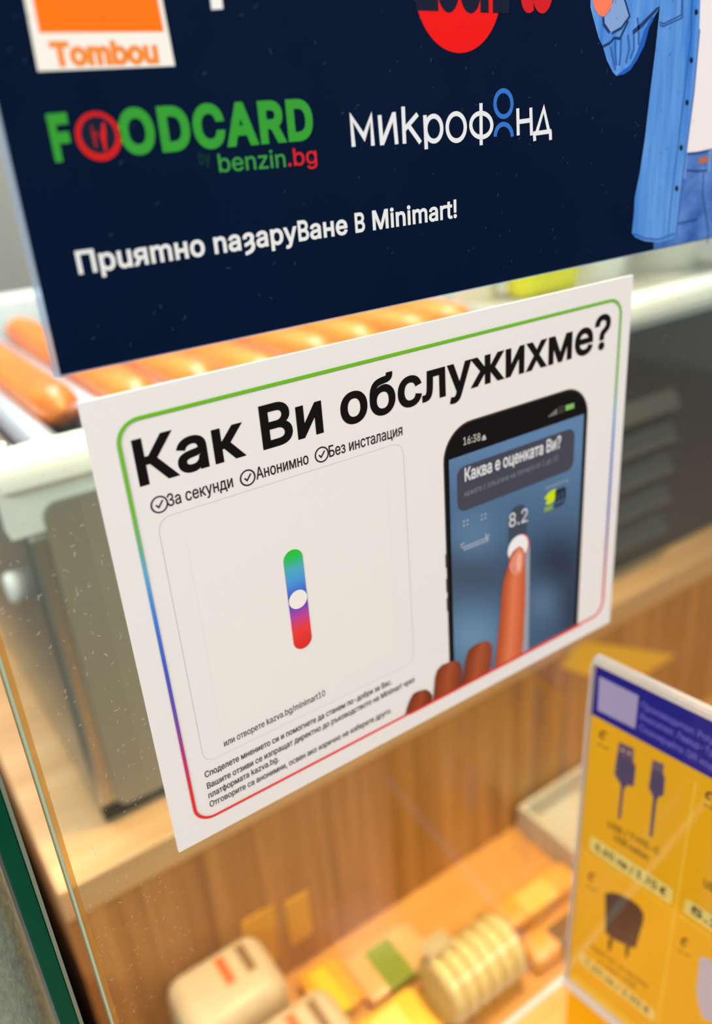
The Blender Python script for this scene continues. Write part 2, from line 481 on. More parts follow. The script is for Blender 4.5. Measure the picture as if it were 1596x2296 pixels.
# ------------------------------------------------------------------ glass screen
gp = empty('glass_screen', (0.4, 0.006, -0.227), 'clear glass counter screen that carries both signs', 'glass')
build('pane', box((-0.0328, 0.001, -0.2275), (0.95, 0.011, 0.62)), pane_mat, gp)
bv = build('edge_bevel', box((-0.0329, 0.0006, -0.2275), (-0.0313, 0.00095, 0.62)), glass_mat('warm_glow_bevel', (236, 216, 180), 0.2, (240, 190, 100)), gp)  # warm light reflected inside the glass, put into the bevel colour
bv['label'] = 'bevel along the glass edge, warm glow put into its colour'
eg = build('side_edge', box((-0.0334, 0.0012, -0.2275), (-0.0329, 0.0108, 0.62)), glass_mat('edge_glow', (225, 220, 190), 0.45, (238, 214, 150)), gp)  # warm light passing through the edge, put into its colour
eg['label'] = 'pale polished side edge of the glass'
build('edge_arris', box((-0.0336, 0.0005, -0.2275), (-0.0329, 0.0011, 0.62)), mat('arris_green', (160, 190, 165), rough=0.2), gp)
be = build('bottom_edge', box((-0.0328, 0.0008, -0.2292), (0.95, 0.0045, -0.2276)), glass_mat('edge_white', (235, 240, 235), 0.65, (232, 230, 222)), gp)
be['label'] = 'whitish polished bottom edge of the glass'
sp = empty('side_glass_screen', (-0.06, 0.006, -0.227), 'second glass screen with a dark green cut edge beside the grey post', 'glass')
build('pane', box((-0.30, 0.001, -0.45), (-0.0475, 0.011, 0.62)), pane_mat, sp)
ge = build('cut_edge', box((-0.0475, 0.0008, -0.45), (-0.0424, 0.0108, 0.62), 0.0004, 1), mat('green_glass_edge', (0, 62, 42), rough=0.4, spec=0.08, rgb2=(0, 72, 50), vscale=(20, 20, 10)), sp)
ge['label'] = 'dark green cut edge of the glass'
build('arris', box((-0.0424, 0.0006, -0.45), (-0.0413, 0.0108, 0.62)), mat('arris_grey', (112, 124, 104), rough=0.3), sp)
post = empty('metal_post', (-0.058, 0.021, -1.13), 'dusty grey metal post behind the green glass edge', 'post')
build('post_shaft', box((-0.0665, 0.0115, -1.12), (-0.0485, 0.031, 0.045), 0.007, 5), mat('dusty_grey_metal', (176, 170, 154), rough=0.6, metal=0.2, bump=0.6, vscale=(700, 700, 260), rgb2=(140, 136, 124)), post, smooth=True)
build('base_flange', box((-0.085, 0.0, -1.13), (-0.03, 0.05, -1.12), 0.002), black, post)
gapm = empty('gap_backdrop', (-0.2, 0.4, -1.13), 'added black backdrop in the gap left of the wooden counter', 'backdrop')  # added black box standing in for the dark of the gap
build('backdrop_body', box((-0.5, 0.12, -1.13), (-0.040, 0.7, -0.215), 0.004), black, gapm)
build('backdrop_front', box((-0.48, 0.114, -1.0), (-0.06, 0.12, -0.26), 0.002), mat('dark_grey_backdrop', (48, 48, 50), rough=0.5), gapm)

# ------------------------------------------------------------------ the white feedback sign
WP = Plane((0, 0, 0), (1, 0, 0), (0, 0, 1))
SW, SH = 0.206, 0.1502
fs = build('feedback_sign', box((0, 0.0, 0), (SW, 0.00095, SH)), paper, origin=(0.103, 0, 0))
tag(fs, 'white printed customer feedback card with coloured outline taped to the glass', 'sign')
def bx(u, v): return WP.ab(u, v)
# rainbow outline
bl = rrect(bx(258, 960).x, bx(700, 1712).y, bx(1386, 780).x, bx(900, 790).y, 0.0062, 8)
STOPS = [(0.0, (226, 48, 40)), (0.10, (226, 48, 48)), (0.20, (190, 50, 110)), (0.30, (120, 72, 170)), (0.42, (72, 84, 190)), (0.58, (62, 126, 216)), (0.68, (88, 168, 214)), (0.79, (108, 182, 60)), (1.0, (106, 182, 22))]
zb0, zb1 = min(p[1] for p in bl), max(p[1] for p in bl)
dense = []
for a, b in zip(bl, bl[1:] + bl[:1]):
    n = max(1, int(math.dist(a, b) / 0.004))
    dense += [(a[0] + (b[0] - a[0]) * i / n, a[1] + (b[1] - a[1]) * i / n) for i in range(n)]
ribbons('rainbow_outline', WP, [dense], 0.0010, None, 6, fs, colfn=lambda v: ramp(STOPS, (v.y - zb0) / (zb1 - zb0)), closed=True, raw=True)
INK = (8, 5, 4)
text(WP, 'Как Ви обслужихме?', (313, 1088), (1366, 776), (309, 988), INK, 2, fs, w=0.021, track=0.010)
SMALL = (44, 38, 34)
for tx, s, e, ic in (('За секунди', (377, 1136), (523, 1091), (357, 1131)), ('Анонимно', (575, 1075), (692, 1039), (555, 1071)), ('Без инсталация', (738, 1025), (902, 975), (721, 1019))):
    text(WP, tx, s, e, 0.0036, SMALL, 2, fs, w=0.008)
    c = WP.ab(*ic); R_ = 0.00228
    ic_o = ribbons('tick_icon', WP, [[(c.x + R_ * math.cos(a * math.pi / 14), c.y + R_ * math.sin(a * math.pi / 14)) for a in range(28)]], 0.00045, SMALL, 2, fs, closed=True, raw=True)
    ribbons('tick', WP, [[(c.x - 0.0010, c.y + 0.0001), (c.x - 0.0003, c.y - 0.0008), (c.x + 0.0011, c.y + 0.0010)]], 0.00045, SMALL, 2, ic_o, raw=True)
# thin frame and blank field round the slider emblem
q = [WP.ab(*p) for p in ((352, 1165), (903, 990), (928, 1480), (458, 1716))]
fx0, fx1 = (q[0].x + q[3].x) / 2, (q[1].x + q[2].x) / 2; fz0, fz1 = (q[2].y + q[3].y) / 2, (q[0].y + q[1].y) / 2
ribbons('thin_frame', WP, [rrect(fx0, fz0, fx1, fz1, 0.004)], 0.00022, (206, 203, 204), 1, fs, closed=True, raw=True)
q = [WP.ab(*p) for p in ((418, 1200), (865, 1050), (892, 1463), (497, 1652))]
qx0, qx1 = (q[0].x + q[3].x) / 2, (q[1].x + q[2].x) / 2; qz0, qz1 = (q[2].y + q[3].y) / 2, (q[0].y + q[1].y) / 2
flat('blank_field', WP, [(qx0, qz0), (qx1, qz0), (qx1, qz1), (qx0, qz1)], (230, 226, 220), 1, fs, raw=True)
# slider emblem
ct, cb = WP.ab(656, 1254), WP.ab(678, 1433); cx = (ct.x + cb.x) / 2; rr = 0.00335
caps = [(cx + rr * math.cos(t), ct.y + rr * math.sin(t)) for t in [math.pi * i / 14 for i in range(15)]] + [(cx + rr * math.cos(t), cb.y + rr * math.sin(t)) for t in [math.pi + math.pi * i / 14 for i in range(15)]]
V = []; F = []
N = 40; za, zb_ = ct.y + rr, cb.y - rr
for i in range(N + 1):
    z = (za + zb_) / 2 - (za - zb_) / 2 * math.cos(math.pi * i / N)
    dz = max(0, z - ct.y, cb.y - z); hw = math.sqrt(max(1e-12, rr * rr - dz * dz))
    V += [Vector((cx - hw, z)), Vector((cx + hw, z))]
    if i: b = 2 * i; F += [[b - 2, b - 1, b + 1], [b - 2, b + 1, b]]
em = sheet_mesh('slider_emblem', WP, V, F, 5, vcol_mat(), fs)
ES = [(0, (214, 44, 44)), (0.2, (232, 60, 52)), (0.34, (190, 66, 150)), (0.45, (104, 72, 190)), (0.56, (66, 96, 200)), (0.70, (74, 150, 214)), (0.82, (76, 168, 190)), (0.93, (40, 190, 80)), (1, (38, 190, 40))]
paint(em, [ramp(ES, (v.y - zb_) / (za - zb_)) for v in V])
kc = WP.ab(667, 1343)
flat('knob_disc', WP, [(kc.x + 0.0033 * math.cos(a * math.pi / 16), kc.y + 0.0033 * math.sin(a * math.pi / 16)) for a in range(32)], (238, 231, 224), 7, em, raw=True)
text(WP, 'или отворете kazva.bg/minimart10', (503, 1674), (729, 1559), 0.00245, (70, 64, 60), 2, fs, w=0.006)
TINY = (52, 46, 40)
for tx, s, e in (('Споделете мнението си и помогнете да станем по-добри за Вас.', (460, 1744), (878, 1533)), ('Вашите отзиви се изпращат директно до ръководството на Minimart чрез', (465, 1769), (929, 1528)), ('платформата kazva.bg.', (468, 1790), (625, 1706)), ('Отговорите са анонимни, освен ако изрично не изберете друго.', (471, 1810), (877, 1597))):
    text(WP, tx, s, e, 0.00235, TINY, 2, fs, w=0.012)

# printed phone
def vgrid(name, corners, fn, k, parent, nu=16, nv=26):
    tl, tr, br, bl_ = [Vector(c) for c in corners]; V = []; C = []; F = []
    for j in range(nv + 1):
        for i in range(nu + 1):
            s, t = i / nu, j / nv
            p = tl.lerp(tr, s).lerp(bl_.lerp(br, s), t); V.append(WP.ab(*p)); C.append(fn(p.x, p.y))
    w = nu + 1
    for j in range(nv):
        for i in range(nu):
            a = j * w + i; F += [[a, a + 1, a + w + 1], [a, a + w + 1, a + w]]
    o = sheet_mesh(name, WP, V, F, k, vcol_mat(), parent); paint(o, C); return o
def bottom(u):   # printed area ends at the lower outline
    return 1395 + (1293 - u) * 0.531
zline = zb0 + 0.0004
A0 = WP.ab(991, 1040); A1 = WP.ab(1317, 940); TOP = (WP.ab(1080, 935).y + WP.ab(1240, 882).y) / 2
px0, px1 = WP.ab(1000, 1250).x, WP.ab(1308, 1120).x
rad = 0.0125
body = [(px0, zline), (px1, zline)] + [(px1 - rad + rad * math.cos(a), TOP - rad + rad * math.sin(a)) for a in [math.pi / 2 * i / 10 for i in range(11)]] + [(px0 + rad + rad * math.cos(a), TOP - rad + rad * math.sin(a)) for a in [math.pi / 2 + math.pi / 2 * i / 10 for i in range(11)]]
ph = flat('phone_print', WP, body, (74, 64, 56), 1, fs, raw=True)
ph['label'] = 'printed picture of a phone with a finger on its screen'
ins = 0.00055
body2 = [(px0 + ins, zline), (px1 - ins, zline)] + [(px1 - rad + (rad - ins) * math.cos(a), TOP - rad + (rad - ins) * math.sin(a)) for a in [math.pi / 2 * i / 10 for i in range(11)]] + [(px0 + rad + (rad - ins) * math.cos(a), TOP - rad + (rad - ins) * math.sin(a)) for a in [math.pi / 2 + math.pi / 2 * i / 10 for i in range(11)]]
flat('phone_bezel', WP, body2, (6, 6, 8), 2, ph, raw=True)
for z_ in (0.062, 0.052, 0.044):
    flat('side_key', WP, [(px0 - 0.0004, z_), (px0 + 0.0001, z_), (px0 + 0.0001, z_ + 0.0055), (px0 - 0.0004, z_ + 0.0055)], (40, 34, 30), 1, ph, raw=True)
sx0, sx1 = WP.ab(1006, 1200).x + 0.0008, WP.ab(1300, 1120).x - 0.0001
stop_ = (WP.ab(1005, 1031).y + WP.ab(1307, 929).y) / 2
def pxof(a, z):
    d = Vector((a, 0, z)) - CAM; return (CX + FPX * d.dot(RX) / d.dot(RZ), CY + FPX * d.dot(RY) / d.dot(RZ))
def blob(u, v, cu, cv, su, sv): return math.exp(-((u - cu) / su) ** 2 - ((v - cv) / sv) ** 2)
def scr(u, v):
    c = lerp((92, 128, 166), (62, 88, 116), (v - 1000) / 250)
    c = lerp(c, (62, 72, 92), 0.85 * blob(u, v, 1060, 1290, 90, 55))
    c = lerp(c, (108, 146, 176), 0.9 * blob(u, v, 1060, 1430, 90, 85))
    c = lerp(c, (98, 134, 168), 0.7 * blob(u, v, 1060, 1200, 70, 60))
    c = lerp(c, (38, 50, 70), 0.85 * blob(u, v, 1250, 1260, 60, 60))
    c = lerp(c, (92, 124, 152), 0.75 * blob(u, v, 1215, 1350, 40, 45))
    c = lerp(c, (36, 50, 66), 0.8 * blob(u, v, 1290, 1380, 35, 110))
    return c
vgrid('phone_screen', [pxof(sx0, stop_), pxof(sx1, stop_), pxof(sx1, zline), pxof(sx0, zline)], scr, 3, ph)
WHITE = (222, 222, 224)
text(WP, '16:38', (1038, 998), (1076, 987), 0.0027, (190, 186, 182), 4, ph, w=0.008)
flat('bell_icon', WP, [(1079, 988), (1081, 978), (1085, 974), (1088, 979), (1089, 985)], (190, 186, 182), 4, ph)
for i in range(4):
    h = 3 + 3 * i; u = 1229 + i * 5; v = 935 - i * 1.7
    flat('signal_bar', WP, [(u, v), (u + 3, v - 1), (u + 3, v - 1 - h), (u, v - h)], (150, 146, 142), 4, ph)
text(WP, '5G', (1250, 928), (1263, 924), 0.0026, (92, 84, 72), 4, ph, w=0.01)
flat('battery_icon', WP, [(1267, 909), (1286, 903), (1286, 915), (1267, 921)], (126, 186, 96), 4, ph)
q = [WP.ab(*p) for p in ((1023, 1052), (1288, 956), (1284, 1058), (1026, 1143))]
dlg = [(min(q[0].x, q[3].x), (q[2].y + q[3].y) / 2), (q[1].x, (q[0].y + q[1].y) / 2)]
flat('screen_dialog', WP, rrect(dlg[0][0], dlg[0][1], dlg[1][0], dlg[1][1], 0.0036), (66, 68, 82), 4, ph, raw=True)
text(WP, 'Каква е оценката Ви?', (1041, 1079), (1256, 1003), 0.0048, WHITE, 5, ph, w=0.016)
text(WP, 'нажете с плъзгане на топчето от 1 до 10', (1040, 1114), (1250, 1031), 0.0023, (128, 132, 144), 5, ph)
text(WP, 'оценката е за', (1221, 1098), (1272, 1079), 0.0016, (160, 178, 196), 5, ph)
# little bird-and-m emblem with its name
flat('bird_emblem', WP, [(1221, 1131), (1226, 1121), (1219, 1117), (1229, 1104), (1240, 1097), (1247, 1096), (1243, 1103), (1250, 1100), (1246, 1112), (1240, 1124), (1232, 1130)], (196, 222, 20), 5, ph)
text(WP, 'm', (1243, 1124), (1267, 1114), 0.0056, (26, 40, 62), 5, ph, w=0.05)
text(WP, 'mini', (1219, 1148), (1238, 1141), 0.0022, (160, 200, 40), 5, ph, w=0.02)
text(WP, 'mart', (1240, 1140), (1265, 1130), 0.0022, (26, 40, 62), 5, ph, w=0.02)
# dotted face
dots = []
for cu, cv in ((1043, 1172), (1083, 1158)):
    dots += [(cu - 4, cv - 3), (cu + 4, cv - 6), (cu - 4, cv + 6), (cu + 4, cv + 3)]
for i in range(12):
    u = 1040 + i * 4.7; b = 1226 - i * 1.9; dots += [(u, b), (u + 0.5, b + 6)]
dots += [(1033, 1221), (1038, 1218), (1035, 1227), (1089, 1203), (1094, 1200), (1091, 1208), (1088, 1198)]
V = []; F = []
for p in dots:
    c = WP.ab(*p); b = len(V)
    V += [Vector((c.x + 0.00036 * math.cos(a * math.pi / 3), c.y + 0.00036 * math.sin(a * math.pi / 3))) for a in range(6)]
    F += [[b, b + i, b + i + 1] for i in range(1, 5)]
sheet_mesh('dotted_face', WP, V, F, 5, ink((196, 204, 212)), ph)
# rating slider
tk = WP.ab(1160, 1158); tw = 0.0047
trk = [(tk.x + tw * math.cos(math.pi * i / 14), tk.y + tw * math.sin(math.pi * i / 14)) for i in range(15)] + [(tk.x - tw, WP.ab(1160, 1240).y), (tk.x + tw, WP.ab(1160, 1240).y)]
flat('slider_track', WP, trk, (60, 72, 88), 4, ph, raw=True)
flat('slider_line', WP, [(1178, 1225), (1187, 1222), (1184, 1455), (1164, 1468)], (150, 158, 168), 4, ph)
text(WP, '8.2', (1140, 1183), (1181, 1168), 0.0056, (226, 226, 228), 6, ph, w=0.0)
kc = WP.ab(1160, 1228)
flat('knob_rim', WP, [(kc.x + 0.0007 + 0.0054 * math.cos(a * math.pi / 18), kc.y + 0.0054 * math.sin(a * math.pi / 18)) for a in range(36)], (206, 76, 70), 5, ph, raw=True)
flat('slider_knob', WP, [(kc.x + 0.0053 * math.cos(a * math.pi / 18), kc.y + 0.0053 * math.sin(a * math.pi / 18)) for a in range(36)], (236, 234, 232), 6, ph, raw=True)
# the printed hand: rows of (left u, right u, v) with skin shading as printed
def limb(rows, cL, cM, cR, k, drop, clip=True):
    V = []; C = []; F = []; n = 7
    for (ul, vl, ur, vr) in rows:
        for i in range(n):
            s = i / (n - 1); p = WP.ab(ul + (ur - ul) * s, vl + (vr - vl) * s)
            if clip and p.y < zline: p.y = zline
            V.append(p); C.append(lerp(cL, cM, s / 0.5) if s < 0.5 else lerp(cM, cR, (s - 0.5) / 0.5))
    for j in range(len(rows) - 1):
        for i in range(n - 1):
            a = j * n + i; F += [[a, a + 1, a + n + 1], [a, a + n + 1, a + n]]
    o = sheet_mesh('printed_finger', WP, V, F, k, vcol_mat(), ph); paint(o, C); return o
limb([(1159, 1226, 1164, 1224), (1148, 1236, 1171, 1230), (1141, 1248, 1175, 1240), (1137, 1270, 1176, 1262), (1127, 1300, 1176, 1292), (1122, 1340, 1176, 1330), (1120, 1375, 1175, 1360), (1117, 1410, 1173, 1395), (1113, 1450, 1172, 1425), (1108, 1500, 1168, 1470)], (176, 72, 34), (224, 124, 84), (196, 88, 48), 8, 0)
flat('fingernail', WP, [(1143, 1282), (1139, 1268), (1147, 1246), (1158, 1232), (1166, 1230), (1172, 1242), (1171, 1262), (1166, 1284), (1154, 1289)], (222, 140, 112), 9, ph)
flat('nail_shine', WP, [(1157, 1278), (1155, 1258), (1160, 1240), (1166, 1240), (1166, 1262), (1162, 1280)], (238, 176, 154), 10, ph)
limb([(1074, 1440, 1086, 1436), (1062, 1446, 1098, 1440), (1050, 1456, 1102, 1452), (1044, 1472, 1101, 1470), (1040, 1495, 1099, 1490), (1034, 1540, 1094, 1530)], (120, 50, 24), (168, 84, 50), (140, 62, 34), 8, 0)
limb([(1005, 1484, 1018, 1480), (990, 1490, 1030, 1486), (979, 1502, 1034, 1500), (974, 1520, 1034, 1516), (972, 1545, 1032, 1540), (970, 1575, 1030, 1560)], (126, 52, 24), (164, 80, 46), (120, 52, 28), 8, 0)
limb([(938, 1548, 952, 1545), (926, 1554, 962, 1550), (918, 1568, 968, 1560), (912, 1584, 966, 1574), (908, 1600, 960, 1590), (904, 1620, 958, 1605)], (118, 48, 24), (156, 72, 40), (96, 40, 22), 8, 0)
ribbons('lower_outline', WP, [[(px0 - 0.02, zb0), (px1 + 0.002, zb0)]], 0.0010, (224, 52, 44), 12, fs, raw=True)

# ------------------------------------------------------------------ the navy payment poster
NP = Plane((0, -0.0012, 0), (1, 0, 0), (0, 0, 1))
NX0, NX1, NZ0, NZ1 = NP.ab(127, 832).x, 0.292, NP.ab(700, 709).y, 0.345
NX0 = (NP.ab(127, 832).x + NP.ab(20, 300).x) / 2
nz = [(NP.ab(127, 832).y), NP.ab(1420, 577).y]; NZ0 = sum(nz) / 2
pp = empty('payment_poster', ((NX0 + NX1) / 2, 0, NZ0), 'navy blue poster of payment logos with a printed person in denim, above the white sign', 'sign')
build('acrylic_backing', box((NX0 - 0.0012, -0.0009, NZ0 - 0.0005), (NX1 + 0.001, 0.00095, NZ1)), glass_mat('poster_backing', (206, 224, 244), 0.3, (214, 222, 232)), pp)
NB = build('navy_sheet', box((NX0, -0.0012, NZ0), (NX1, -0.00091, NZ1)), navy_print, pp)
def up(pts): return pts
lg = flat('orange_logo', NP, [(85, 160), (392, 148), (352, -60), (45, -50)], (240, 236, 226), 1, pp)
flat('orange_square', NP, [(88, 73), (367, 71), (342, -58), (64, -50)], (246, 116, 6), 2, lg)
text(NP, 'Tombou', (118, 146), (357, 139), (114, 97), (240, 138, 50), 2, lg, w=0.045)
flat('letter_stem', NP, [(474, 22), (500, 20), (494, -30), (468, -30)], (236, 236, 232), 1, pp)
# red disc
q0, q1 = NP.ab(931, 0), NP.ab(1122, 0); qb = NP.ab(1030, 119)
cxr = (q0.x + q1.x) / 2; wv = (q1.x - q0.x) / 2; zmid = (q0.y + q1.y) / 2; hb = zmid - qb.y
Rr_ = (wv * wv + hb * hb) / (2 * hb)
rd = flat('red_disc', NP, [(cxr + Rr_ * math.cos(a * math.pi / 32), qb.y + Rr_ + Rr_ * math.sin(a * math.pi / 32)) for a in range(64)], (232, 10, 8), 1, pp, raw=True)
text(NP, 'Lochi', (932, 8), (1142, 16), 0.016, (6, 18, 44), 2, rd, w=0.05)
text(NP, 'to', (1160, 14), (1240, 14), 0.016, (206, 20, 28), 2, rd, w=0.05)
# food card logo
G = (48, 152, 46)
fc = text(NP, 'F', (123, 357), (168, 352), (114, 263), G, 1, pp, w=0.042, name='green_wordmark')
c1 = NP.ab(221, 306)
ry_ = (NP.ab(212, 250).y - NP.ab(230, 362).y) / 2; rx_ = (NP.ab(271, 302).x - NP.ab(169, 310).x) / 2
ringo = [(c1.x + rx_ * math.cos(a * math.pi / 24), c1.y + ry_ * math.sin(a * math.pi / 24)) for a in range(48)]
pl_ = flat('red_plate', NP, ringo, (196, 24, 22), 1, fc, raw=True)
flat('plate_inside', NP, [(c1.x + (p[0] - c1.x) * 0.74, c1.y + (p[1] - c1.y) * 0.74 + ry_ * 0.06) for p in ringo], (3, 22, 46), 2, fc, raw=True)
K1 = crop(0, 0, 1.995)
flat('knife_mark', NP, K1([(455, 550), (466, 548), (472, 580), (474, 640), (478, 675), (466, 676), (458, 640), (448, 612)]), (206, 26, 24), 3, fc)
flat('fork_mark', NP, K1([(405, 560), (412, 558), (416, 590), (430, 588), (440, 600), (430, 618), (434, 660), (424, 662), (416, 622), (408, 606)]), (150, 26, 28), 3, fc)
text(NP, 'ODCARD', (275, 343), (704, 308), (272, 250), G, 1, fc, w=0.038, track=0.05)
text(NP, 'by', (448, 369), (472, 366), 0.0028, (12, 60, 44), 1, fc, w=0.0)
text(NP, 'benzin', (492, 386), (641, 374), 0.0040, (54, 146, 58), 1, fc, w=0.008)
text(NP, '.bg', (646, 373), (711, 366), 0.0040, (206, 30, 28), 1, fc, w=0.008)
# thin white wordmark drawn in strokes
K2 = crop(700, 0, 1.7813)
LW = 0.00125
strokes = [K2(s) for s in ([(165, 586), (155, 468), (207, 548), (234, 466), (242, 582)], [(268, 460), (278, 580)], [(279, 576), (326, 452)], [(325, 448), (337, 576)], [(362, 426), (368, 574)], [(367, 518), (420, 456)], [(384, 502), (432, 570)], [(449, 460), (455, 596)],
    [(673, 412), (674, 580)], [(820, 433), (822, 541)], [(822, 487), (873, 480)], [(872, 430), (875, 541)], [(882, 534), (954, 524)], [(886, 532), (888, 563)], [(950, 524), (951, 559)], [(895, 531), (924, 434), (944, 524)])]
wm = ribbons('white_wordmark', NP, strokes, LW, (226, 228, 230), 1, pp)
ribbons('white_wordmark_bowls', NP, [K2(ell(484, 514, 32, 50, n=32)), K2(ell(574, 508, 36, 54, n=36)), K2(ell(674, 500, 42, 48, n=36))], LW, (226, 228, 230), 2, wm, closed=True)
BLU = (46, 110, 196)
ribbons('blue_figure_head', NP, [K2(ell(763, 414, 34, 52, n=36))], 0.0013, BLU, 1, wm, closed=True)
ribbons('blue_figure_arms', NP, [K2(ell(764, 546, 34, 50, 180, 360, 18))], 0.0013, BLU, 1, wm)
text(NP, 'Прuяmно nаȝаруBане B Minimart!', (177, 614), (1024, 487), (168, 565), (226, 228, 226), 1, pp, w=0.020, track=0.012, squeeze='B')
# printed person in denim
KD = crop(1250, 0, 3.8266)
denim = mat('denim_print', (44, 114, 200), rgb2=(108, 164, 226), rough=0.6, spec=0.12, vscale=(140, 10, 14))
jeans = mat('jeans_print', (38, 82, 160), rgb2=(96, 140, 206), rough=0.6, spec=0.12, vscale=(60, 10, 90))
pr_ = flat('printed_person', NP, KD([(1230, -420), (1210, 250), (1160, 800), (1090, 1310), (1560, 1270), (1560, -420)]), (236, 228, 228), 1, pp)
pr_['label'] = 'printed picture of a person in open denim shirt, pale tee and jeans'
jb = NZ0
jp = [NP.ab(*p) for p in KD([(1085, 1310), (1200, 1300), (1330, 1272), (1560, 1250)])]
jl = [NP.ab(*p) for p in KD([(1010, 2030), (822, 2080)])]
flat('jeans', NP, [tuple(p) for p in jp] + [(jp[-1].x, jb + 0.0002), (NP.ab(*KD([(818, 2172)])[0]).x, jb + 0.0002)] + [tuple(jl[1]), tuple(jl[0])], None, 2, pr_, m=jeans, raw=True)
DK = (26, 58, 118)
ribbons('waistband_seams', NP, [KD([(1105, 1322), (1200, 1316), (1300, 1290)]), KD([(1105, 1462), (1200, 1470), (1290, 1462)]), KD([(1250, 1480), (1240, 1650), (1290, 1990), (1280, 2090)]), KD([(1030, 1920), (1200, 1880)])], 0.0006, DK, 3, pr_)
ribbons('belt_loops', NP, [KD([(1097, 1315), (1088, 1420), (1080, 1530)]), KD([(1305, 1290), (1295, 1480)])], 0.0019, (112, 150, 206), 4, pr_)
ribbons('jeans_button', NP, [KD([(1205, 1382), (1250, 1372), (1290, 1365)])], 0.0022, (176, 104, 84), 4, pr_)
flat('denim_shirt', NP, KD([(880, -420), (872, 60), (855, 230), (835, 420), (790, 780), (745, 1180), (700, 1480), (655, 1700), (650, 1820), (632, 2000), (660, 2036), (740, 2068), (860, 2080), (950, 2058), (1008, 2030), (1045, 1700), (1092, 1330), (1160, 800), (1210, 250), (1232, -420)]), None, 5, pr_, m=denim)
ribbons('shirt_seams', NP, [KD([(1150, -420), (1140, 300), (1080, 800), (1020, 1300), (960, 1800), (940, 2050)]), KD([(645, 2005), (740, 2045), (860, 2056), (1000, 2005)]), KD([(1212, 250), (1162, 800), (1094, 1330), (1046, 1700), (1010, 2028)])], 0.0006, (38, 92, 168), 6, pr_)
ribbons('pocket_stitching', NP, [KD([(868, 190), (905, 205), (1055, 130), (1065, -420)]), KD([(868, 215), (900, 228), (1065, 152), (1078, -420)])], 0.0005, (44, 82, 150), 6, pr_)
for c in ((1182, 105), (1140, 517), (1103, 880), (1053, 1268), (1015, 1617)):
    flat('shirt_button', NP, KD(ell(c[0], c[1], 15, 25, n=16)), (14, 18, 26), 7, pr_)
flat('denim_sleeve', NP, KD([(285, -420), (278, 60), (300, 150), (330, 260), (350, 330), (385, 400), (420, 520), (470, 620), (500, 652), (560, 640), (620, 600), (680, 510), (740, 390), (780, 240), (820, 150), (880, 60), (880, -420)]), None, 3, pr_, m=denim)
flat('sleeve_underside', NP, KD([(500, 648), (560, 600), (620, 560), (680, 440), (740, 260), (800, 150), (830, 140), (780, 240), (740, 390), (680, 510), (620, 600), (560, 640)]), (24, 92, 186), 4, pr_)
flat('bare_forearm', NP, KD([(298, -420), (300, 20), (312, 70), (345, 125), (390, 146), (425, 112), (460, 52), (490, -420)]), (252, 122, 88), 4, pr_)
flat('rolled_cuff', NP, KD([(395, 150), (440, 100), (485, -20), (570, -20), (615, 120), (590, 190), (480, 275), (460, 290), (400, 200)]), (128, 160, 210), 5, pr_)
ribbons('cuff_folds', NP, [KD([(385, 145), (390, 210), (440, 280)]), KD([(460, 285), (540, 240), (612, 140), (580, 30), (560, -30)]), KD([(385, 398), (440, 370), (480, 325), (530, 330), (600, 180)]), KD([(640, 290), (720, 220), (820, 110), (868, 60)]), KD([(640, 270), (720, 200), (850, 70)])], 0.0007, (28, 52, 104), 6, pr_)
ribbons('sleeve_gathers', NP, [KD([(450, 400), (470, 500), (490, 600)]), KD([(490, 340), (490, 450), (500, 560)]), KD([(540, 330), (535, 460), (525, 560)]), KD([(600, 300), (610, 420), (580, 540)]), KD([(650, 300), (650, 420), (620, 500)]), KD([(680, 150), (690, 250), (690, 380)])], 0.0007, (44, 98, 178), 6, pr_)

# fine scratches and dust flecks, uncountable
def flecks(name, pl, n, a0, a1, b0, b1, k, rgb, parent, seed, L=(0.0003, 0.0013), keep=None):
    rnd = random.Random(seed); V = []; F = []
    for i in range(n):
        c = Vector((rnd.uniform(a0, a1), rnd.uniform(b0, b1)))
        if keep and not keep(c): continue
        t = rnd.gauss(0.9, 0.7); l = rnd.uniform(*L); d = Vector((math.cos(t), math.sin(t))) * l / 2
        v, f = ribbon_geo([c - d, c + Vector((d.y, -d.x)) * 0.2, c + d], rnd.uniform(0.00008, 0.00018)); b = len(V)
        V += v; F += [[b + j for j in q_] for q_ in f]
    o = sheet_mesh(name, pl, V, F, k, ink(rgb), parent); o['kind'] = 'stuff'; return o
flecks('dust_flecks', NP, 140, NX0 + 0.004, NX1 - 0.06, NZ0 + 0.002, 0.245, 8, (58, 70, 92), pp, 3)
GPL = Plane((0, 0.001, 0), (1, 0, 0), (0, 0, 1))
flecks('dust_flecks', GPL, 330, -0.032, -0.001, -0.06, 0.15, 2, (196, 186, 170), gp, 5)
flecks('dust_flecks', GPL, 120, 0.207, 0.25, 0.03, 0.15, 2, (128, 122, 118), gp, 6, L=(0.0005, 0.0018))
flecks('dust_flecks', GPL, 40, -0.03, 0.2, -0.05, -0.002, 2, (180, 150, 110), gp, 7)

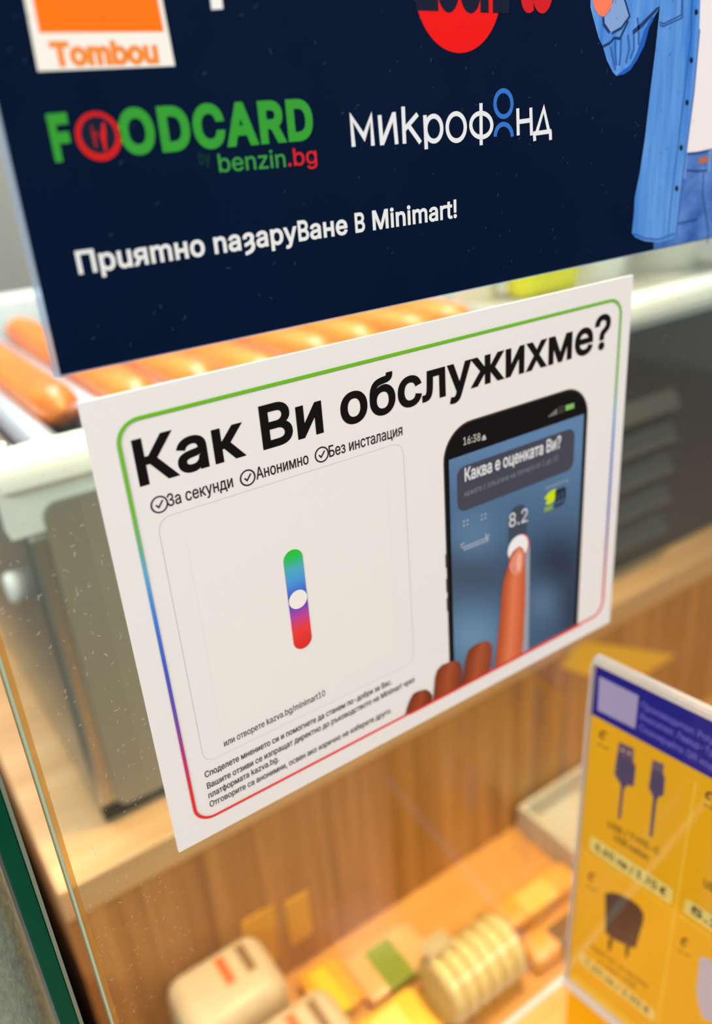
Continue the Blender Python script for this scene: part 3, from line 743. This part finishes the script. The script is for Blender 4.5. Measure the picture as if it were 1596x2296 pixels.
# ------------------------------------------------------------------ acrylic price stand with the yellow card
def on_y(u, v, y):
    d = ray(u, v); return CAM + d * ((y - CAM.y) / d.y)
SA = on_y(1270, 2193, -0.006); SB = on_y(1337, 1487, -0.006)
sdir = Vector((0.0978, -0.9952, 0))
SP = Plane(SA, sdir, SB - SA)
H = (SP.p3(0, 0) - SB).length; HT = SP.ab(1337, 1487).y
ZLOW = -0.335
b_low = (ZLOW + 0.003 - SA.z) / SP.ey.z
Wd = 0.168
st = empty('price_stand', SP.p3(Wd / 2, 0) * 1.0, 'clear acrylic stand holding a yellow card of chargers and cables, at the glass', 'stand')
st.location = (SP.p3(Wd / 2, 0).x, SP.p3(Wd / 2, 0).y, ZLOW)
def slab(a0, a1, b0, b1, k0, k1, bev=0.0):
    bm = bmesh.new(); vs = []
    for k in (k0, k1):
        vs.append([bm.verts.new(SP.p3(a, b, k)) for a, b in ((a0, b0), (a1, b0), (a1, b1), (a0, b1))])
    A, B = vs
    for i in range(4): bm.faces.new((A[i], A[(i + 1) % 4], B[(i + 1) % 4], B[i]))
    bm.faces.new(A); bm.faces.new(B); bmesh.ops.recalc_face_normals(bm, faces=bm.faces[:])
    if bev: bmesh.ops.bevel(bm, geom=bm.edges[:], offset=bev, segments=2, affect='EDGES')
    return bm
aL = SP.ab(1328, 1600).x
YEL = (240, 178, 4)
mar = 0.0022
build('back_sheet', slab(0, Wd, b_low, HT, -50, -15), acrylic, st)
build('front_sheet', slab(0, Wd, 0.0015, HT, 22, 40), acrylic, st)
tl_ = build('top_fold', slab(0, Wd, HT, HT + 0.0042, -50, 40, 0.0008), acrylic_edge, st); tl_['label'] = 'whitish folded top edge of clear acrylic'
build('side_edge', slab(-0.0006, 0.0003, 0, HT, -50, 40), acrylic_edge, st)
ldg = build('ledge', slab(-0.001, Wd, -0.003, 0.0014, -50, 60, 0.0008), acrylic_edge, st); ldg['label'] = 'whitish acrylic ledge under the card'
build('foot_plate', box((SP.p3(0, 0).x - 0.045, SP.p3(Wd, 0).y, ZLOW), (SP.p3(Wd, 0).x + 0.03, -0.003, ZLOW + 0.003)), acrylic, st)
cd = build('yellow_card', slab(mar * 0.4, Wd - 0.002, 0.0015, HT - 0.001, -14, 0), ink(YEL), st)
build('lower_card', slab(0.002, Wd - 0.002, b_low + 0.002, -0.004, -14, 0), ink((232, 164, 4)), st)
hb0 = (SP.ab(1327, 1600).y + SP.ab(1590, 1744).y) / 2
flat('blue_header', SP, [(mar * 0.4, hb0), (Wd - 0.002, hb0), (Wd - 0.002, HT - 0.001), (mar * 0.4, HT - 0.001)], (24, 20, 138), 2, cd, raw=True)
flat('pale_square', SP, [(1344, 1516), (1432, 1560), (1424, 1634), (1340, 1592)], (176, 164, 200), 3, cd)
LAV = (118, 110, 200)
for tx, s, e in (('Производител: Poly', (1437, 1586), (1600, 1670)), ('Вносител: Лавър-Тр', (1435, 1611), (1600, 1697)), ('Сканирайте QR код', (1433, 1636), (1600, 1728))):
    text(SP, tx, s, e, 0.0032, LAV, 3, cd, w=0.012)
BR = (86, 62, 10)
LY = (248, 200, 60); PILL = (240, 216, 120)
def quad_ab(ps):
    q = [SP.ab(*p) for p in ps]
    return (q[0].x + q[3].x) / 2, (q[2].y + q[3].y) / 2, (q[1].x + q[2].x) / 2, (q[0].y + q[1].y) / 2
colx = (SP.ab(1556, 1760).x + SP.ab(1518, 2035).x) / 2
rowz = (SP.ab(1314, 1912).y + SP.ab(1590, 2098).y) / 2
ribbons('divider', SP, [[(0.002, rowz), (Wd - 0.004, rowz)]], 0.0008, LY, 2, cd, raw=True)
ribbons('divider', SP, [[(colx, hb0 - 0.006), (colx, 0.004)]], 0.0010, LY, 2, cd, raw=True)
K4 = crop(1200, 1450, 4.03); K5 = crop(1150, 1850, 3.578)
PUR = (84, 70, 104)
def swirl(u, v, s=1.0):
    ribbons('round_mark', SP, [ell(u, v, 6 * s, 7 * s, 40, 330, 14, 25)], 0.0011, BR, 2, cd)
    ribbons('small_strokes', SP, [[(u - 13 * s, v + 19 * s), (u - 3 * s, v + 24 * s)], [(u, v + 26 * s), (u + 12 * s, v + 32 * s)]], 0.0011, (170, 128, 20), 2, cd)
swirl(1352, 1648); swirl(1590, 1784); swirl(1327, 1966); swirl(1535, 2112)
ua = flat('plug_picture', SP, K4([(715, 1150), (740, 960), (885, 1040), (908, 1085), (890, 1262), (832, 1252), (800, 1290), (770, 1560), (745, 1552), (775, 1252)]), PUR, 2, cd)
ua['label'] = 'printed picture of a dark cable plug'
flat('plug_metal', SP, K4([(755, 858), (892, 920), (886, 1042), (742, 962)]), (112, 84, 100), 2, ua)
ribbons('plug_holes', SP, [K4([(775, 925), (805, 940)]), K4([(835, 955), (868, 970)])], 0.0012, (196, 176, 176), 3, ua)
ub = flat('plug_picture', SP, K4([(1025, 1270), (1050, 1100), (1155, 1148), (1172, 1182), (1160, 1342), (1110, 1362), (1095, 1402), (1060, 1722), (1030, 1712), (1065, 1362)]), PUR, 2, cd)
flat('plug_metal', SP, K4([(1060, 1020), (1162, 1062), (1156, 1150), (1048, 1102)]), (112, 92, 112), 2, ub)
text(SP, 'USB / TYPE-C', (1362, 1853), (1478, 1918), 0.0036, BR, 2, cd, w=0.012)
text(SP, 'USB кабел', (1376, 1882), (1452, 1930), 0.0036, BR, 2, cd, w=0.012)
def pill(ps, tx, s, e, cap=0.0052):
    a0, b0, a1, b1 = quad_ab(ps)
    f = flat('price_label', SP, rrect(a0, b0, a1, b1, min(0.0018, (b1 - b0) * 0.3)), PILL, 2, cd, raw=True)
    if s is None:
        s = (a0 + (a1 - a0) * 0.07, b0 + (b1 - b0) * 0.27); e = (a0 + (a1 - a0) * 0.93, s[1]); cap = (b1 - b0) * 0.5
    text(SP, tx, s, e, cap, (62, 50, 20), 3, f, w=0.022, raw=True)
pill(((1325, 1876), (1510, 1992), (1505, 2026), (1320, 1906)), '6.60 лв / 3.70 €', None, None)
a0, b0, a1, b1 = quad_ab(((1538, 2012), (1600, 2056), (1594, 2088), (1532, 2042)))
f = flat('price_label', SP, rrect(a0, b0, a1 + 0.05, b1, 0.0018), PILL, 2, cd, raw=True)
text(SP, '5.20 лв', (a0 + 0.003, b0 + 0.0024), (a0 + 0.036, b0 + 0.0024), (b1 - b0) * 0.52, (62, 50, 20), 3, f, w=0.03, raw=True)
text(SP, 'USB кабел', (1577, 1986), (1660, 2045), 0.0042, BR, 2, cd, w=0.02)
ch = flat('charger_picture', SP, K5([(740, 545), (800, 540), (850, 552), (950, 600), (1012, 650), (1050, 712), (1044, 780), (1012, 880), (985, 980), (970, 985), (900, 958), (790, 908), (742, 860)]), (42, 30, 38), 2, cd)
ch['label'] = 'printed picture of a black two-pin charger'
flat('pin_picture', SP, K5([(765, 905), (800, 918), (795, 960), (778, 1015), (762, 1000)]), (96, 62, 16), 2, ch)
flat('pin_picture', SP, K5([(903, 962), (940, 972), (930, 1020), (915, 1070), (900, 1050)]), (84, 52, 16), 2, ch)
flat('charger_face', SP, K5([(760, 800), (985, 880), (970, 980), (900, 955), (790, 905)]), (58, 42, 52), 3, ch)
text(SP, 'Адаптер за мрежа', (1324, 2124), (1450, 2215), 0.0032, (130, 94, 14), 2, cd, w=0.010)
text(SP, '1 порт USB', (1342, 2158), (1424, 2217), 0.0032, (130, 94, 14), 2, cd, w=0.010)
pill(((1302, 2139), (1470, 2262), (1467, 2286), (1298, 2162)), '7.60 лв / 3.90 €', None, None)
flat('white_charger_picture', SP, K5([(1500, 1060), (1545, 1060), (1700, 1150), (1740, 1500), (1650, 1600), (1520, 1545), (1490, 1450), (1470, 1320)]), (196, 188, 200), 2, cd)
flat('pale_band', SP, [(0.002, 0.0018), (colx - 0.001, 0.0018), (colx - 0.001, 0.007), (0.002, 0.007)], (246, 198, 50), 1, cd, raw=True)

# ------------------------------------------------------------------ goods on the lower counter
ZF = -0.335
def charger(x0, y0, w, d, h, label):
    t = empty('socket_block', (x0 + w / 2, y0 + d / 2, ZF), label, 'socket block', 'white socket blocks on the lower counter')
    build('casing', box((x0, y0, ZF), (x0 + w, y0 + d, ZF + h), 0.012, 4), mat('warm_white_plastic', (206, 182, 150), rough=0.4), t, smooth=True)
    for i, m in ((0, mat('orange_port', (206, 92, 40), rough=0.5)), (1, mat('dark_port', (120, 86, 58), rough=0.5))):
        f = build('port', box((x0 + w * (0.50 + 0.22 * i), y0 + d * 0.42, ZF + h - 0.001), (x0 + w * (0.58 + 0.22 * i), y0 + d * 0.80, ZF + h + 0.0006)), m, t)
        f['label'] = ('orange-tongued port', 'dark empty port')[i]
        build('port_rim', box((x0 + w * (0.48 + 0.22 * i), y0 + d * 0.38, ZF + h - 0.001), (x0 + w * (0.60 + 0.22 * i), y0 + d * 0.84, ZF + h + 0.0003)), mat('port_rim', (190, 160, 124), rough=0.5), f)
    return t
charger(0.012, 0.116, 0.066, 0.052, 0.074, 'rounded white block with two ports standing nearest the wooden panel')
charger(0.030, 0.058, 0.066, 0.052, 0.072, 'rounded white block with two ports cut by the lower frame edge')

def packet(name, lo, hi, m, label, band=None, cat='packet'):
    t = empty(name, ((lo[0] + hi[0]) / 2, (lo[1] + hi[1]) / 2, lo[2]), label, cat)
    build('wrapper', box(lo, hi, min(0.004, (hi[2] - lo[2]) * 0.35), 3), m, t, smooth=True)
    if band:
        xm = (hi[0] - lo[0]) * 0.3
        build('label_band', box((lo[0] + xm, lo[1] - 0.0003, lo[2] + 0.002), (hi[0] - xm, hi[1] - 0.006, hi[2] + 0.0005)), band, t)
    build('end_seal', box((hi[0] - 0.001, lo[1] + 0.003, (lo[2] + hi[2]) / 2 - 0.0008), (hi[0] + 0.005, hi[1] - 0.003, (lo[2] + hi[2]) / 2 + 0.0008)), m, t)
    return t
packet('snack_packet', (0.098, 0.118, ZF), (0.126, 0.160, ZF + 0.012), mat('amber_wrap', (236, 168, 40), rough=0.3), 'amber snack packet lying beside the white blocks', mat('olive_label', (206, 196, 20), rough=0.4))
packet('snack_packet', (0.104, 0.070, ZF), (0.158, 0.108, ZF + 0.012), mat('gold_wrap', (250, 200, 70), rough=0.3), 'pale gold snack packet lying before the biscuit roll', mat('gold_label', (255, 222, 120), rough=0.4))
packet('snack_tray', (0.130, 0.112, ZF), (0.184, 0.152, ZF + 0.010), mat('peach_wrap', (224, 172, 116), rough=0.25), 'clear peach snack tray with green label strip', mat('green_label', (120, 140, 30), rough=0.4), 'tray')
br = empty('biscuit_roll', (0.195, 0.084, ZF), 'roll of cream round biscuits in clear film lying on the counter', 'biscuits')
cr = mat('cream_biscuit', (232, 206, 142), rough=0.5, bump=0.2, vscale=(300, 300, 300))
rb = 0.0225
for i in range(6):
    xx = 0.164 + i * 0.0105
    build('biscuit', lathe([(0, 0), (rb * 0.86, 0), (rb, 0.003), (rb, 0.0065), (rb * 0.86, 0.0095), (0, 0.0095)], (xx, 0.084, ZF + rb + 0.0006), 'X', 28), cr, br, smooth=True)
build('film', lathe([(0.004, -0.006), (rb * 0.8, -0.002), (rb + 0.0006, 0.002), (rb + 0.0006, 0.061), (rb * 0.8, 0.065), (0.004, 0.069)], (0.164, 0.084, ZF + rb + 0.0006), 'X', 28), acrylic, br, smooth=True)
lb = build('paper_label', box((0.166, 0.092, ZF + 2 * rb + 0.0005), (0.186, 0.105, ZF + 2 * rb + 0.001)), mat('grey_label', (176, 156, 120), rough=0.5), br)
packet('wafer_bar', (0.236, 0.062, ZF), (0.310, 0.084, ZF + 0.016), mat('toffee_wrap', (222, 150, 66), rough=0.3), 'toffee coloured wafer bar lying by the acrylic stand', mat('brown_band', (104, 62, 20), rough=0.4), 'bar')
packet('wafer_bar', (0.238, 0.094, ZF), (0.312, 0.118, ZF + 0.014), mat('orange_wrap', (236, 158, 62), rough=0.3), 'orange wafer bar lying behind the toffee coloured one', mat('orange_band', (246, 186, 90), rough=0.4), 'bar')
bn = empty('pale_bin', (0.36, 0.12, ZF), 'low pale grey bin at the far end of the lower counter', 'bin')
gb = mat('pale_grey_bin', (196, 186, 168), rough=0.5)
build('bin_side', box((0.320, 0.075, ZF), (0.324, 0.168, ZF + 0.024)), gb, bn)
build('bin_side', box((0.396, 0.075, ZF), (0.400, 0.168, ZF + 0.024)), gb, bn)
build('bin_wall', box((0.324, 0.075, ZF), (0.396, 0.079, ZF + 0.024)), gb, bn)
build('bin_wall', box((0.324, 0.164, ZF), (0.396, 0.168, ZF + 0.024)), gb, bn)
build('bin_base', box((0.324, 0.079, ZF), (0.396, 0.164, ZF + 0.003)), gb, bn)
# yellow shelf cards on the wooden panel
def shelf_card(x0, x1, z0, z1, tilt, label):
    bm = box((x0, 0.1715, z0), (x1, 0.1728, z1))
    c = Vector(((x0 + x1) / 2, 0.172, (z0 + z1) / 2))
    bmesh.ops.rotate(bm, cent=c, matrix=Matrix.Rotation(math.radians(tilt), 3, 'Y'), verts=bm.verts[:])
    return tag(build('shelf_card', bm, mat('amber_card', (222, 158, 46), rough=0.35), None, (c.x, 0.172, z0)), label, 'card')
shelf_card(0.070, 0.094, -0.312, -0.262, 4, 'blank amber card on the wooden panel right behind the white blocks')
shelf_card(0.104, 0.122, -0.310, -0.268, 0, 'narrow amber card on the wooden panel above the amber packet')
tg = [(0.3896, -0.1790), (0.5244, -0.2553), (0.4524, -0.2560), (0.3700, -0.1960)]
tc_ = tag(build('shelf_card', prism([(p[0], p[1]) for p in tg], 0.1715, 0.1728, 'Y'), mat('yellow_card_board', (240, 186, 40), rough=0.4), None, (0.45, 0.172, -0.256)), 'tilted yellow card on the wooden panel above the acrylic stand', 'card')
